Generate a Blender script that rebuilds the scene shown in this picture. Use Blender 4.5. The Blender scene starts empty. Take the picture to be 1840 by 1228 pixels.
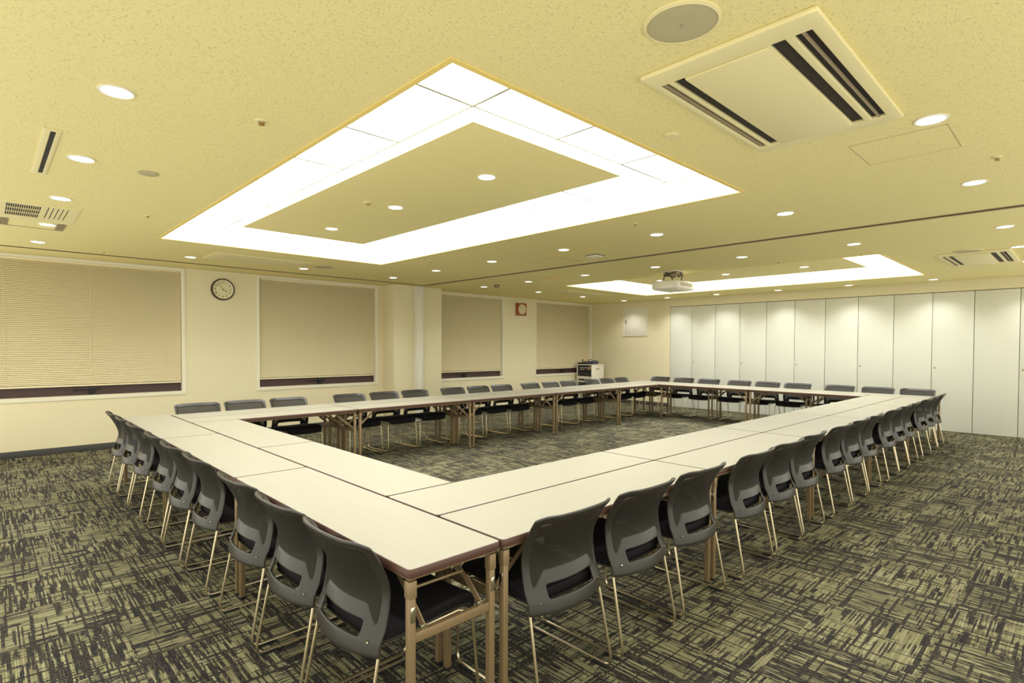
import bpy, bmesh, math, random
from mathutils import Vector, Matrix
random.seed(7)
PI = math.pi
SC = bpy.context.scene
COL = SC.collection

# ------------------------------------------------------------------ camera
H = 2.6384                       # ceiling height
XW, YW = 12.244, 9.485           # far wall, window wall
XN, YN = -0.45, -0.66            # where the room ends behind the photographer
YAW, PITCH, ROLL, CAMH = .8136, -.0217, .0039, 1.4622
cd = bpy.data.cameras.new('camera')
cd.sensor_width = 36.0
cd.lens = 990.9152 / 1840 * 36
cd.shift_x = (920 - 908.4493) / 1840
cd.shift_y = (644.6273 - 614) / 1840
cd.clip_start = .03
cam = bpy.data.objects.new('camera', cd)
COL.objects.link(cam)
F = Vector((math.cos(YAW) * math.cos(PITCH), math.sin(YAW) * math.cos(PITCH), math.sin(PITCH)))
R = Vector((math.sin(YAW), -math.cos(YAW), 0))
U = R.cross(F)
R2 = math.cos(ROLL) * R + math.sin(ROLL) * U
U2 = -math.sin(ROLL) * R + math.cos(ROLL) * U
m = Matrix((R2, U2, -F)).transposed().to_4x4()
m.translation = Vector((0, 0, CAMH))
cam.matrix_world = m
SC.camera = cam

# ------------------------------------------------------------------ world, exposure, light settings
W = bpy.data.worlds.new('World')
SC.world = W
W.use_nodes = True
bg = W.node_tree.nodes['Background']
bg.inputs['Color'].default_value = (1.0, .97, .82, 1)
bg.inputs['Strength'].default_value = 1.72  # uniform ambient fill, added to lift the ceiling; enters through the unbuilt sides
LIGHT = (1.0, 1.0, .97)
COFFER_E = 8.0
SPOT_W = 33.0
SC.view_settings.view_transform = 'Standard'
SC.view_settings.look = 'None'
SC.view_settings.exposure = 0.0
SC.view_settings.gamma = 1.0
SC.view_settings.use_curve_mapping = False
SC.cycles.max_bounces = 8
SC.cycles.diffuse_bounces = 5
SC.cycles.glossy_bounces = 3
SC.cycles.transmission_bounces = 2
SC.cycles.transparent_max_bounces = 8
SC.cycles.sample_clamp_indirect = 6
SC.cycles.use_denoising = True
SC.cycles.caustics_reflective = False
SC.cycles.caustics_refractive = False

# ------------------------------------------------------------------ materials
def mat(name, col, rough=.6, metal=0.0, spec=.5, emit=None, es=0.0, alpha=None, coat=0):
    m = bpy.data.materials.new(name)
    m.use_nodes = True
    b = m.node_tree.nodes['Principled BSDF']
    b.inputs['Base Color'].default_value = (*col, 1)
    b.inputs['Roughness'].default_value = rough
    b.inputs['Metallic'].default_value = metal
    b.inputs['Specular IOR Level'].default_value = spec
    if emit:
        b.inputs['Emission Color'].default_value = (*emit, 1)
        b.inputs['Emission Strength'].default_value = es
    if alpha is not None:
        b.inputs['Alpha'].default_value = alpha
    if coat:
        b.inputs['Coat Weight'].default_value = coat
        b.inputs['Coat Roughness'].default_value = .15
    return m

class NT:
    def __init__(s, m):
        s.t = m.node_tree; s.n = s.t.nodes; s.l = s.t.links; s.b = s.n['Principled BSDF']
    def add(s, typ, **kw):
        x = s.n.new(typ)
        for k, v in kw.items():
            setattr(x, k, v)
        return x
    def link(s, a, b): s.l.new(a, b)
    def math(s, op, a, b=None, c=None):
        x = s.add('ShaderNodeMath', operation=op)
        for i, v in enumerate((a, b, c)):
            if v is None: continue
            if isinstance(v, (int, float)): x.inputs[i].default_value = v
            else: s.link(v, x.inputs[i])
        return x.outputs[0]
    def comb(s, x, y, z):
        c = s.add('ShaderNodeCombineXYZ')
        for i, v in enumerate((x, y, z)):
            if isinstance(v, (int, float)): c.inputs[i].default_value = v
            else: s.link(v, c.inputs[i])
        return c.outputs[0]
    def noise(s, vec, scale=1.0, detail=2.0, rough=.5, dist=0.0):
        x = s.add('ShaderNodeTexNoise')
        x.inputs['Scale'].default_value = scale
        x.inputs['Detail'].default_value = detail
        x.inputs['Roughness'].default_value = rough
        x.inputs['Distortion'].default_value = dist
        s.link(vec, x.inputs['Vector'])
        return x.outputs['Fac']
    def ramp(s, fac, lo, hi):
        x = s.add('ShaderNodeMapRange')
        x.inputs['From Min'].default_value = lo
        x.inputs['From Max'].default_value = hi
        s.link(fac, x.inputs['Value'])
        return x.outputs[0]
    def mix(s, fac, a, b):
        x = s.add('ShaderNodeMix', data_type='RGBA')
        if isinstance(fac, (int, float)): x.inputs[0].default_value = fac
        else: s.link(fac, x.inputs[0])
        for i, v in ((6, a), (7, b)):
            if isinstance(v, tuple): x.inputs[i].default_value = (*v, 1)
            else: s.link(v, x.inputs[i])
        return x.outputs[2]
    def pos(s):
        g = s.add('ShaderNodeNewGeometry')
        x = s.add('ShaderNodeSeparateXYZ')
        s.link(g.outputs['Position'], x.inputs[0])
        return g.outputs['Position'], x.outputs
    def obj(s):
        g = s.add('ShaderNodeTexCoord')
        x = s.add('ShaderNodeSeparateXYZ')
        s.link(g.outputs['Object'], x.inputs[0])
        return g.outputs['Object'], x.outputs
    def bump(s, h, strength=.2, dist=.002):
        x = s.add('ShaderNodeBump')
        x.inputs['Strength'].default_value = strength
        x.inputs['Distance'].default_value = dist
        s.link(h, x.inputs['Height'])
        s.link(x.outputs[0], s.b.inputs['Normal'])

M = {}
M['wall'] = mat('cream wallpaper', (.79, .715, .485), .85, spec=.2)
n = NT(M['wall']); p, o = n.pos()
n.bump(n.noise(p, 260, 3), .25, .001)
M['smooth_ceiling'] = mat('smooth ceiling board', (.84, .745, .375), .8, spec=.2)
# rock wool ceiling board: pale with small worm-like fissures
M['ceiling'] = mat('rock wool ceiling board', (.84, .745, .375), .9, spec=.1)
n = NT(M['ceiling']); p, o = n.pos()
a1 = n.noise(n.comb(n.math('MULTIPLY', o[0], 150), n.math('MULTIPLY', o[1], 60), 0), 1, 2, .5, .9)
a2 = n.noise(n.comb(n.math('MULTIPLY', o[0], 60), n.math('MULTIPLY', o[1], 150), 3), 1, 2, .5, .9)
f1 = n.ramp(a1, .63, .68); f2 = n.ramp(a2, .63, .68)
ff = n.math('MAXIMUM', f1, f2)
n.link(n.mix(n.math('MULTIPLY', ff, .38), (.84, .745, .375), (.42, .33, .15)), n.b.inputs['Base Color'])
n.bump(n.math('MULTIPLY', ff, -1.0), .5, .003)
M['white_panel'] = mat('white storage door laminate', (.84, .83, .70), .55, spec=.35)
n = NT(M['white_panel']); p, o = n.pos()
st = n.noise(n.comb(n.math('MULTIPLY', o[0], 160), n.math('MULTIPLY', o[1], 160), n.math('MULTIPLY', o[2], 1.2)), 1, 2)
n.link(n.mix(n.ramp(st, .35, .65), (.68, .69, .60), (.71, .715, .625)), n.b.inputs['Base Color'])
M['joint'] = mat('dark door joint', (.10, .08, .05), .8)  # even dark tone for the strip above the storage doors
M['laminate'] = mat('pale maple laminate', (.66, .60, .44), .42, spec=.4)
n = NT(M['laminate']); p, o = n.obj()
g = n.noise(n.comb(n.math('MULTIPLY', o[0], 2.2), n.math('MULTIPLY', o[1], 46), 0), 1, 4, .6, .4)
n.link(n.mix(n.ramp(g, .3, .7), (.350, .332, .258), (.372, .356, .284)), n.b.inputs['Base Color'])
M['edge'] = mat('brown table edging', (.085, .038, .026), .45)
M['tan_metal'] = mat('tan painted steel', (.27, .19, .10), .38, metal=.25)
M['chrome'] = mat('chrome', (.70, .66, .56), .16, metal=1.0)
M['rod'] = mat('satin steel rod', (.80, .68, .46), .28, metal=1.0)
M['plastic'] = mat('dark grey plastic', (.028, .025, .021), .32, spec=.55)
n = NT(M['plastic']); p, o = n.obj()
n.bump(n.noise(p, 900, 2), .12, .0005)
M['mesh'] = mat('grey chair mesh', (.075, .068, .058), .62, spec=.3, alpha=.72)
n = NT(M['mesh']); p, o = n.obj()
w = n.math('MULTIPLY', n.math('SINE', n.math('MULTIPLY', o[0], 1500)), n.math('SINE', n.math('MULTIPLY', o[2], 1500)))
n.link(n.mix(n.ramp(w, -.6, .8), (.036, .032, .027), (.018, .016, .013)), n.b.inputs['Base Color'])
M['seat'] = mat('black woven fabric', (.014, .013, .017), .85, spec=.25)
n = NT(M['seat']); p, o = n.obj()
n.bump(n.noise(p, 700, 2), .4, .001)
M['black'] = mat('black plastic', (.018, .017, .018), .45)
M['rubber'] = mat('black rubber', (.012, .012, .012), .7)
M['white_metal'] = mat('off white painted metal', (.80, .77, .66), .45)
M['beige_metal'] = mat('beige unit casing', (.80, .71, .40), .5)
M['blind'] = mat('cream blind slat', (.84, .745, .49), .6, spec=.3)
M['frame'] = mat('white window frame', (.82, .78, .62), .5)
M['sash'] = mat('dark brown window sash', (.065, .035, .030), .4)
M['glass'] = mat('night window glass', (.012, .012, .016), .04, spec=.6)
M['handle'] = mat('dark window handle', (.03, .03, .032), .35, metal=.6)
M['base'] = mat('dark grey baseboard', (.055, .052, .048), .6)
M['dark'] = mat('dark recess', (.02, .014, .012), .7)
M['groove'] = mat('ceiling track shadow', (.16, .11, .055), .7)  # channel liners painted dark to supply the shade inside the recess
M['track'] = mat('track rail', (.55, .45, .25), .5, metal=.3)
M['trim_gold'] = mat('gold beige light trim', (.86, .66, .22), .5)
M['diffuser_frame'] = mat('diffuser frame bars', (.24, .23, .15), .6)
M['light_side'] = mat('white reflector', (.90, .88, .80), .6)
M['diffuser'] = mat('lit diffuser panel', (.9, .9, .85), .5, emit=LIGHT, es=COFFER_E)
M['lens'] = mat('lit downlight lens', (.9, .9, .85), .5, emit=(1, .96, .84), es=7.0)
M['speaker'] = mat('perforated speaker grille', (.50, .44, .26), .6)
n = NT(M['speaker']); p, o = n.pos()
w = n.math('MULTIPLY', n.math('SINE', n.math('MULTIPLY', o[0], 900)), n.math('SINE', n.math('MULTIPLY', o[1], 900)))
n.link(n.mix(n.ramp(w, .2, .6), (.53, .47, .29), (.30, .25, .14)), n.b.inputs['Base Color'])
M['grille_grey'] = mat('grey filter grille', (.34, .27, .17), .7)
M['clock_rim'] = mat('dark clock rim', (.035, .015, .010), .35)
M['clock_face'] = mat('cream clock dial', (.72, .66, .40), .35)
M['clock_glass_rim'] = mat('pale inner rim', (.85, .80, .62), .4)
M['ink'] = mat('dark ink', (.05, .045, .03), .6)
M['wood_red'] = mat('red brown wood', (.33, .085, .022), .4)
M['brass'] = mat('brass lock', (.45, .30, .10), .3, metal=.9)
M['red'] = mat('red knob', (.5, .03, .03), .4)
M['yellow'] = mat('yellow socket strip', (.45, .33, .08), .5)
M['blue_grey'] = mat('blue grey plastic', (.05, .055, .10), .5)
M['tile_ink'] = M['ink']

# carpet tiles: quarter-turned half metre tiles with streaky yarn
M['carpet'] = mat('streaked carpet tile', (.2, .2, .12), .95, spec=.1)
n = NT(M['carpet']); p, o = n.pos()
ix = n.math('FLOOR', n.math('MULTIPLY', o[0], 2.0)); iy = n.math('FLOOR', n.math('MULTIPLY', o[1], 2.0))
par = n.math('MODULO', n.math('ABSOLUTE', n.math('ADD', ix, iy)), 2.0)     # 0/1 checker
def sel(a, b):                    # par ? a : b
    return n.math('ADD', n.math('MULTIPLY', a, par), n.math('MULTIPLY', b, n.math('SUBTRACT', 1.0, par)))
al = sel(o[0], o[1]); ac = sel(o[1], o[0])            # along / across the yarn
wn = n.add('ShaderNodeTexWhiteNoise', noise_dimensions='3D')
n.link(n.comb(ix, iy, 0), wn.inputs['Vector'])
tv = n.math('MULTIPLY', wn.outputs['Value'], 37.0)
def line(across, along, pitch, rate, seed, smooth_=0.0):     # one independent noise per yarn line
    k = n.math('FLOOR', n.math('MULTIPLY', across, 1.0 / pitch))
    return n.noise(n.comb(n.math('MULTIPLY', k, 7.317), n.math('MULTIPLY', along, rate), n.math('ADD', tv, seed)), 1, 1, .5)
fine = line(ac, al, .0080, 3.6, 0.0)
bars = line(ac, al, .022, 3.2, 3.0)
yarn = line(ac, al, .0040, 2.0, 14.0)
broad = n.noise(n.comb(n.math('MULTIPLY', al, 4.0), n.math('MULTIPLY', ac, 14), n.math('ADD', tv, 31)), 1, 1, .5)
crs = line(al, ac, .0075, 1.9, 5.0)
crs2 = line(o[1], o[0], .014, 1.3, 8.0)
crs3 = line(o[0], o[1], .014, 1.3, 11.0)
dash = n.noise(n.comb(n.math('MULTIPLY', al, 55), n.math('MULTIPLY', ac, 320), tv), 1, 1, .5)
thr = n.math('ADD', sel(n.math('ADD', .545, 0.0), n.math('ADD', .475, 0.0)), n.math('MULTIPLY', n.math('SUBTRACT', broad, .5), -.22))
dk = n.math('MULTIPLY', n.math('SUBTRACT', fine, thr), 22)
dk = n.math('MINIMUM', n.math('MAXIMUM', dk, 0.0), .92)
dk = n.math('MAXIMUM', dk, n.ramp(bars, .62, .645))
dk = n.math('MAXIMUM', dk, n.math('MULTIPLY', n.ramp(crs, .59, .61), .95))
dk = n.math('MAXIMUM', dk, n.math('MULTIPLY', n.ramp(crs2, .63, .65), .9))
dk = n.math('MAXIMUM', dk, n.math('MULTIPLY', n.ramp(crs3, .63, .65), .9))
dk = n.math('MINIMUM', n.math('MAXIMUM', n.math('ADD', dk, n.math('MULTIPLY', n.math('SUBTRACT', dash, .5), 1.5)), 0.0), 1.0)
hue = n.noise(n.comb(n.math('MULTIPLY', al, 9), n.math('MULTIPLY', ac, 40), n.math('ADD', tv, 20)), 1, 1)
lightc = n.mix(n.ramp(hue, .5, .8), (.190, .184, .098), (.245, .198, .135))
lightc = n.mix(n.ramp(yarn, .52, .60), lightc, (.33, .315, .185))
n.link(n.mix(dk, lightc, (.022, .019, .023)), n.b.inputs['Base Color'])
n.bump(n.math('SUBTRACT', 1.0, dk), .4, .003)

# ------------------------------------------------------------------ mesh helpers
class MB:
    def __init__(s): s.v = []; s.f = []
    def add(s, vs, fs):
        k = len(s.v); s.v += [tuple(v) for v in vs]; s.f += [tuple(i + k for i in f) for f in fs]
        return s
    def box(s, x0, x1, y0, y1, z0, z1):
        return s.add([(x, y, z) for z in (z0, z1) for y in (y0, y1) for x in (x0, x1)],
                     [(0, 2, 3, 1), (4, 5, 7, 6), (0, 1, 5, 4), (2, 6, 7, 3), (0, 4, 6, 2), (1, 3, 7, 5)])
    def obox(s, p, q, w, t, up=(0, 0, 1)):          # a flat bar from p to q
        p = Vector(p); q = Vector(q); d = (q - p).normalized(); a = d.cross(Vector(up)).normalized() * w / 2
        b = a.normalized().cross(d).normalized() * t / 2
        return s.add([p - a - b, p + a - b, p + a + b, p - a + b, q - a - b, q + a - b, q + a + b, q - a + b],
                     [(0, 1, 2, 3), (7, 6, 5, 4), (0, 4, 5, 1), (1, 5, 6, 2), (2, 6, 7, 3), (3, 7, 4, 0)])
    def tube(s, pts, r, n=8, closed=False):
        pts = [Vector(p) for p in pts]; k = len(pts); vs = []; nrm = None
        for i, p in enumerate(pts):
            a = pts[max(i - 1, 0)]; b = pts[min(i + 1, k - 1)]
            d = (b - a).normalized()
            if nrm is None: nrm = d.orthogonal().normalized()
            nrm = (nrm - d * nrm.dot(d)).normalized(); bn = d.cross(nrm)
            vs += [p + r * (math.cos(2 * PI * j / n) * nrm + math.sin(2 * PI * j / n) * bn) for j in range(n)]
        fs = [(i * n + j, i * n + (j + 1) % n, (i + 1) * n + (j + 1) % n, (i + 1) * n + j) for i in range(k - 1) for j in range(n)]
        fs += [tuple(range(n - 1, -1, -1)), tuple((k - 1) * n + j for j in range(n))]
        return s.add(vs, fs)
    def lathe(s, prof, c=(0, 0, 0), n=24, axis='z', cap=True, sx=1.0, sy=1.0):
        vs = []; c = Vector(c)
        for r, h in prof:
            for j in range(n):
                a = 2 * PI * j / n; x, y = r * math.cos(a) * sx, r * math.sin(a) * sy
                vs.append(c + (Vector((x, y, h)) if axis == 'z' else Vector((x, -h, y)) if axis == 'y' else Vector((-h, x, y))))
        k = len(prof)
        fs = [(i * n + j, i * n + (j + 1) % n, (i + 1) * n + (j + 1) % n, (i + 1) * n + j) for i in range(k - 1) for j in range(n)]
        if cap: fs += [tuple(range(n - 1, -1, -1)), tuple((k - 1) * n + j for j in range(n))]
        return s.add(vs, fs)
    def plate(s, u0, u1, v0, v1, w0, w1, holes=(), mp=lambda u, v, w: (u, v, w)):
        us = sorted({u0, u1, *[h[0] for h in holes], *[h[1] for h in holes]}); us = [u for u in us if u0 <= u <= u1]
        vs = sorted({v0, v1, *[h[2] for h in holes], *[h[3] for h in holes]}); vs = [v for v in vs if v0 <= v <= v1]
        def solid(i, j):
            if not (0 <= i < len(us) - 1 and 0 <= j < len(vs) - 1): return False
            cu = (us[i] + us[i + 1]) / 2; cv = (vs[j] + vs[j + 1]) / 2
            return not any(h[0] < cu < h[1] and h[2] < cv < h[3] for h in holes)
        idx = {}; V = []; Fs = []
        def vi(i, j, k):
            if (i, j, k) not in idx:
                idx[(i, j, k)] = len(V); V.append(mp(us[i], vs[j], (w0, w1)[k]))
            return idx[(i, j, k)]
        for i in range(len(us) - 1):
            for j in range(len(vs) - 1):
                if not solid(i, j): continue
                Fs.append((vi(i, j, 0), vi(i, j + 1, 0), vi(i + 1, j + 1, 0), vi(i + 1, j, 0)))
                Fs.append((vi(i, j, 1), vi(i + 1, j, 1), vi(i + 1, j + 1, 1), vi(i, j + 1, 1)))
                if not solid(i - 1, j): Fs.append((vi(i, j, 0), vi(i, j, 1), vi(i, j + 1, 1), vi(i, j + 1, 0)))
                if not solid(i + 1, j): Fs.append((vi(i + 1, j, 0), vi(i + 1, j + 1, 0), vi(i + 1, j + 1, 1), vi(i + 1, j, 1)))
                if not solid(i, j - 1): Fs.append((vi(i, j, 0), vi(i + 1, j, 0), vi(i + 1, j, 1), vi(i, j, 1)))
                if not solid(i, j + 1): Fs.append((vi(i, j + 1, 0), vi(i, j + 1, 1), vi(i + 1, j + 1, 1), vi(i + 1, j + 1, 0)))
        return s.add(V, Fs)
    def mesh(s, name, material, smooth=False, bevel=0, subsurf=0, segs=2):
        me = bpy.data.meshes.new(name)
        me.from_pydata(s.v, [], s.f); me.validate(); me.materials.append(material)
        bm = bmesh.new(); bm.from_mesh(me)
        bmesh.ops.remove_doubles(bm, verts=bm.verts, dist=1e-6)
        bmesh.ops.recalc_face_normals(bm, faces=bm.faces); bm.to_mesh(me); bm.free()
        if bevel or subsurf:
            o = bpy.data.objects.new('t', me); COL.objects.link(o)
            if bevel:
                md = o.modifiers.new('b', 'BEVEL'); md.width = bevel; md.segments = segs; md.limit_method = 'ANGLE'; md.angle_limit = math.radians(35)
            if subsurf:
                md = o.modifiers.new('s', 'SUBSURF'); md.levels = subsurf; md.render_levels = subsurf
            dg = bpy.context.evaluated_depsgraph_get(); dg.update()
            me2 = bpy.data.meshes.new_from_object(o.evaluated_get(dg)); bpy.data.objects.remove(o); bpy.data.meshes.remove(me)
            me = me2; me.name = name
        if smooth or bevel or subsurf:
            me.shade_smooth()
            if not subsurf or bevel:
                me.set_sharp_from_angle(angle=math.radians(38))
        return me

def link(name, me, parent=None, loc=None, rz=0, label=None):
    o = bpy.data.objects.new(name, me); COL.objects.link(o)
    if parent: o.parent = parent
    if loc: o.location = loc
    if rz: o.rotation_euler.z = rz
    if label: o['label'] = label
    return o
def thing(name, label, cat, loc=(0, 0, 0), rz=0, group=None, me=None):
    o = bpy.data.objects.new(name, me); COL.objects.link(o)
    if me is None: o.empty_display_size = .1
    o.location = loc; o.rotation_euler.z = rz
    o['label'] = label; o['category'] = cat
    if group: o['group'] = group
    return o
def struct(name, me, label, cat):
    o = bpy.data.objects.new(name, me); COL.objects.link(o)
    o['kind'] = 'structure'; o['label'] = label; o['category'] = cat
    return o
def dup(root, loc, rz, label):
    r = root.copy(); COL.objects.link(r); r.location = loc; r.rotation_euler = (0, 0, rz); r['label'] = label
    for ch in list(root.children):
        c = ch.copy(); COL.objects.link(c); c.parent = r
        for g in ch.children:
            d = g.copy(); COL.objects.link(d); d.parent = c
    return r
ORD = ['', 'first', 'second', 'third', 'fourth', 'fifth', 'sixth', 'seventh', 'eighth', 'ninth', 'tenth', 'eleventh', 'twelfth', 'thirteenth', 'fourteenth', 'fifteenth']

# ------------------------------------------------------------------ floor
fl = struct('floor', MB().box(XN, XW + .1, YN, YW + .1, -.08, -.007).mesh('floor', M['base']), 'grey streaked carpet floor of the meeting room', 'floor')
def proj(P):
    d = Vector(P) - Vector((0, 0, CAMH)); z = d.dot(F)
    if z < .05: return None
    return (908.4493 + 990.9152 * d.dot(R2) / z, 644.6273 - 990.9152 * d.dot(U2) / z)
cells = []
for i in range(-1, 25):
    for j in range(-2, 19):
        x0, x1, y0, y1 = max(i * .5, XN), min(i * .5 + .5, XW), max(j * .5, YN), min(j * .5 + .5, YW)
        if x1 - x0 < .03 or y1 - y0 < .03: continue
        seen = False
        for fx in (0, .5, 1):
            for fy in (0, .5, 1):
                q = proj((x0 + (x1 - x0) * fx, y0 + (y1 - y0) * fy, 0))
                if q and -10 < q[0] < 1850 and 0 < q[1] < 1240: seen = True
        cells.append((0 if seen else 1, math.hypot((x0 + x1) / 2, (y0 + y1) / 2), x0, x1, y0, y1))
cells.sort()
full = MB().box(-.2496, .2496, -.2496, .2496, -.007, 0).mesh('carpet_tile', M['carpet'])
rest = MB()
for k, (hid, d, x0, x1, y0, y1) in enumerate(cells):
    if k < 290 and not hid:
        cx, cy = (x0 + x1) / 2, (y0 + y1) / 2
        me = full if (x1 - x0 > .499 and y1 - y0 > .499) else MB().box(x0 - cx + .0004, x1 - cx - .0004, y0 - cy + .0004, y1 - cy - .0004, -.007, 0).mesh('carpet_tile', M['carpet'])
        link('carpet_tile', me, fl, (cx, cy, 0))
    else:
        rest.box(x0 + .0004, x1 - .0004, y0 + .0004, y1 - .0004, -.007, 0)
ro = link('far_carpet_tiles', rest.mesh('far_carpet_tiles', M['carpet']), fl); ro['kind'] = 'stuff'

# ------------------------------------------------------------------ ceiling
FX1 = (1.42, 4.16, 1.83, 7.01)
FX2 = (8.14, 10.93, 1.83, 6.93)
PG = (6.165, 6.255)
WG = (8.835, 8.925)
holes = [FX1, FX2, (PG[0], PG[1], YN, 8.835), (XN, PG[1], WG[0], WG[1])]
struct('ceiling', MB().plate(XN, XW, YN, YW, H, H + .02, holes).mesh('ceiling', M['ceiling']), 'cream rock wool board ceiling with fine fissures', 'ceiling')
def channel(name, x0, x1, y0, y1, label, n_, mt):
    g = .03
    mb = MB().plate(x0 + .0005, x1 - .0005, y0 + .0005, y1 - .0005, H + .0006, H + .09, [(x0 + .003, x1 - .003, y0 + .003, y1 - .003)])
    mb.box(x0 + .0005, x1 - .0005, y0 + .0005, y1 - .0005, H + .09, H + .10)
    o = struct('trim_%d' % n_, mb.mesh(name, mt), label, 'ceiling trim')
    return o
t1 = channel('track', PG[0], PG[1], YN, 8.833, 'dark sliding partition track crossing the ceiling', 1, M['groove'])
link('track_rail', MB().box(PG[0] - .014, PG[0], YN, 8.83, H - .004, H).box(PG[1], PG[1] + .014, YN, 8.83, H - .004, H).mesh('track_rail', M['track']), t1)
channel('gap', XN, PG[1], WG[0], WG[1], 'narrow dark ceiling gap running along the window wall', 2, M['groove'])

# ------------------------------------------------------------------ walls
WINS = [(0.0, 2.20), (3.32, 5.52), (6.68, 8.87), (10.0, 12.20)]
WZ = (.745, 2.605)
mpY = lambda u, v, w: (u, w, v)
wb = MB().plate(XN, XW + .1, -.05, H + .1, YW, YW + .15, [(a, b, WZ[0], WZ[1]) for a, b in WINS], mpY)
struct('wall_left', wb.mesh('wall_left', M['wall']), 'cream window wall with four blinds on the left', 'wall')
struct('wall_pier', MB().box(5.67, 6.79, 9.09, YW, 0, H).mesh('wall_pier', M['wall'], bevel=.004), 'cream pier projecting between the second and third windows', 'wall')
struct('wall_far', MB().box(XW + .03, XW + .13, YN, YW + .1, -.05, H + .1).box(XW, XW + .03, 7.075, YW, 0, H).box(XW, XW + .03, YN, 7.075, 2.452, H).mesh('wall_far', M['wall']), 'cream far wall above and beside the white storage doors', 'wall')
po = struct('trim_3', MB().box(6.115, 6.285, 9.005, 9.09, 0, H - .004).box(6.135, 6.265, 8.99, 9.005, 0, H - .02).mesh('trim_3', M['white_metal'], bevel=.003), 'off white partition jamb post on the pier', 'post')
bb = MB().box(XN, 5.67, YW - .012, YW, 0, .085).box(6.79, XW, YW - .012, YW, 0, .085).box(5.658, 5.67, 9.078, YW, 0, .085).box(5.658, 6.11, 9.078, 9.09, 0, .085).box(6.29, 6.802, 9.078, 9.09, 0, .085).box(6.79, 6.802, 9.078, YW, 0, .085)
struct('baseboard_left', bb.mesh('baseboard_left', M['base'], bevel=.003), 'dark grey baseboard along the window wall and pier', 'baseboard')
struct('baseboard_far', MB().box(XW - .012, XW, 7.08, YW - .012, 0, .085).mesh('baseboard_far', M['base'], bevel=.003), 'dark grey baseboard at the far corner', 'baseboard')

# windows: frame, sash, glass, handle; blinds hang in them
slat = MB()
nslat = 68
zb, zt = .905, 2.560
pitch = (zt - zb) / nslat
blind_names = ['wide cream slatted blind in the window nearest the camera, left of the round clock',
               'cream slatted blind in the window between the round clock and the pier',
               'cream slatted blind in the window just right of the pier',
               'cream slatted blind in the far corner window behind the equipment rack']
for k, (a, b) in enumerate(WINS):
    w = struct('window_%d' % (k + 1), MB().plate(a - .035, b + .035, WZ[0] - .035, WZ[1] + .025, YW - .012, YW + .0, [(a + .005, b - .005, WZ[0] + .005, WZ[1] - .005)], mpY)
               .plate(a - .0, b + .0, WZ[0], WZ[1], YW, YW + .13, [(a + .012, b - .012, WZ[0] + .012, WZ[1] - .012)], mpY).mesh('window_%d' % (k + 1), M['frame'], bevel=.002),
               ['window in the near left part of the wall', 'window between round clock and pier', 'window right of the pier', 'window in the far corner'][k], 'window')
    link('window_sill', MB().box(a + .012, b - .012, YW - .004, YW + .13, WZ[0] + .012, WZ[0] + .022).mesh('window_sill', M['frame']), w)
    link('sash', MB().plate(a + .012, b - .012, WZ[0] + .022, WZ[1] - .012, YW + .085, YW + .125, [(a + .06, (a + b) / 2 - .025, WZ[0] + .155, WZ[1] - .06), ((a + b) / 2 + .025, b - .06, WZ[0] + .155, WZ[1] - .06)], mpY)
         .box(a + .012, b - .012, YW + .078, YW + .085, WZ[0] + .022, WZ[0] + .045).mesh('sash', M['sash']), w)
    for xa, xb in ((a + .06, (a + b) / 2 - .025), ((a + b) / 2 + .025, b - .06)):
        link('pane', MB().box(xa, xb, YW + .10, YW + .106, WZ[0] + .155, WZ[1] - .06).mesh('pane', M['glass']), w)
    hx = a + 1.08
    hb = MB().box(hx - .035, hx + .035, YW + .055, YW + .085, WZ[0] + .03, WZ[0] + .115).box(hx - .02, hx + .02, YW + .04, YW + .06, WZ[0] + .06, WZ[0] + .10)
    hb.tube([(hx - .02, YW + .045, WZ[0] + .085), (hx - .10, YW + .035, WZ[0] + .105), (hx - .21, YW + .035, WZ[0] + .088)], .008)
    hb.tube([(hx + .02, YW + .045, WZ[0] + .085), (hx + .10, YW + .035, WZ[0] + .11)], .008)
    link('window_handle', hb.mesh('window_handle', M['handle'], smooth=True), w)
    L = (b - a) - .03
    bl = thing('window_blind', blind_names[k], 'blind', ((a + b) / 2 - .004, YW + .045, zb), 0, 'slatted blinds on the window wall')
    cs, sn = math.cos(math.radians(49)), math.sin(math.radians(49))
    hw = .0162
    sl = MB()
    pr = [(-hw * cs, -hw * sn), (-.002, -.001), (hw * cs, hw * sn)]
    sl.add([(-L / 2, y - .0, z) for y, z in pr] + [(L / 2, y, z) for y, z in pr] + [(-L / 2, y + .0012, z) for y, z in pr] + [(L / 2, y + .0012, z) for y, z in pr],
           [(0, 3, 4, 1), (1, 4, 5, 2), (6, 7, 10, 9), (7, 8, 11, 10), (0, 6, 9, 3), (2, 5, 11, 8), (0, 1, 7, 6), (1, 2, 8, 7), (3, 9, 10, 4), (4, 10, 11, 5)])
    sm = sl.mesh('slat', M['blind'])
    for i in range(nslat):
        link('slat', sm, bl, (0, 0, .02 + pitch * (i + .5)))
    link('bottom_rail', MB().box(-L / 2, L / 2, -.012, .012, -.012, .012).mesh('bottom_rail', M['blind'], bevel=.003), bl)
    link('head_rail', MB().box(-L / 2, L / 2, -.022, .022, zt - zb + .012, WZ[1] - zb - .014).mesh('head_rail', M['blind'], bevel=.002), bl)
    for fx in (-.42, -.012, .42):
        link('ladder_cord', MB().tube([(fx * L, -.017, .0), (fx * L, -.017, zt - zb + .012)], .0014, 5).mesh('ladder_cord', M['blind']), bl)

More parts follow.
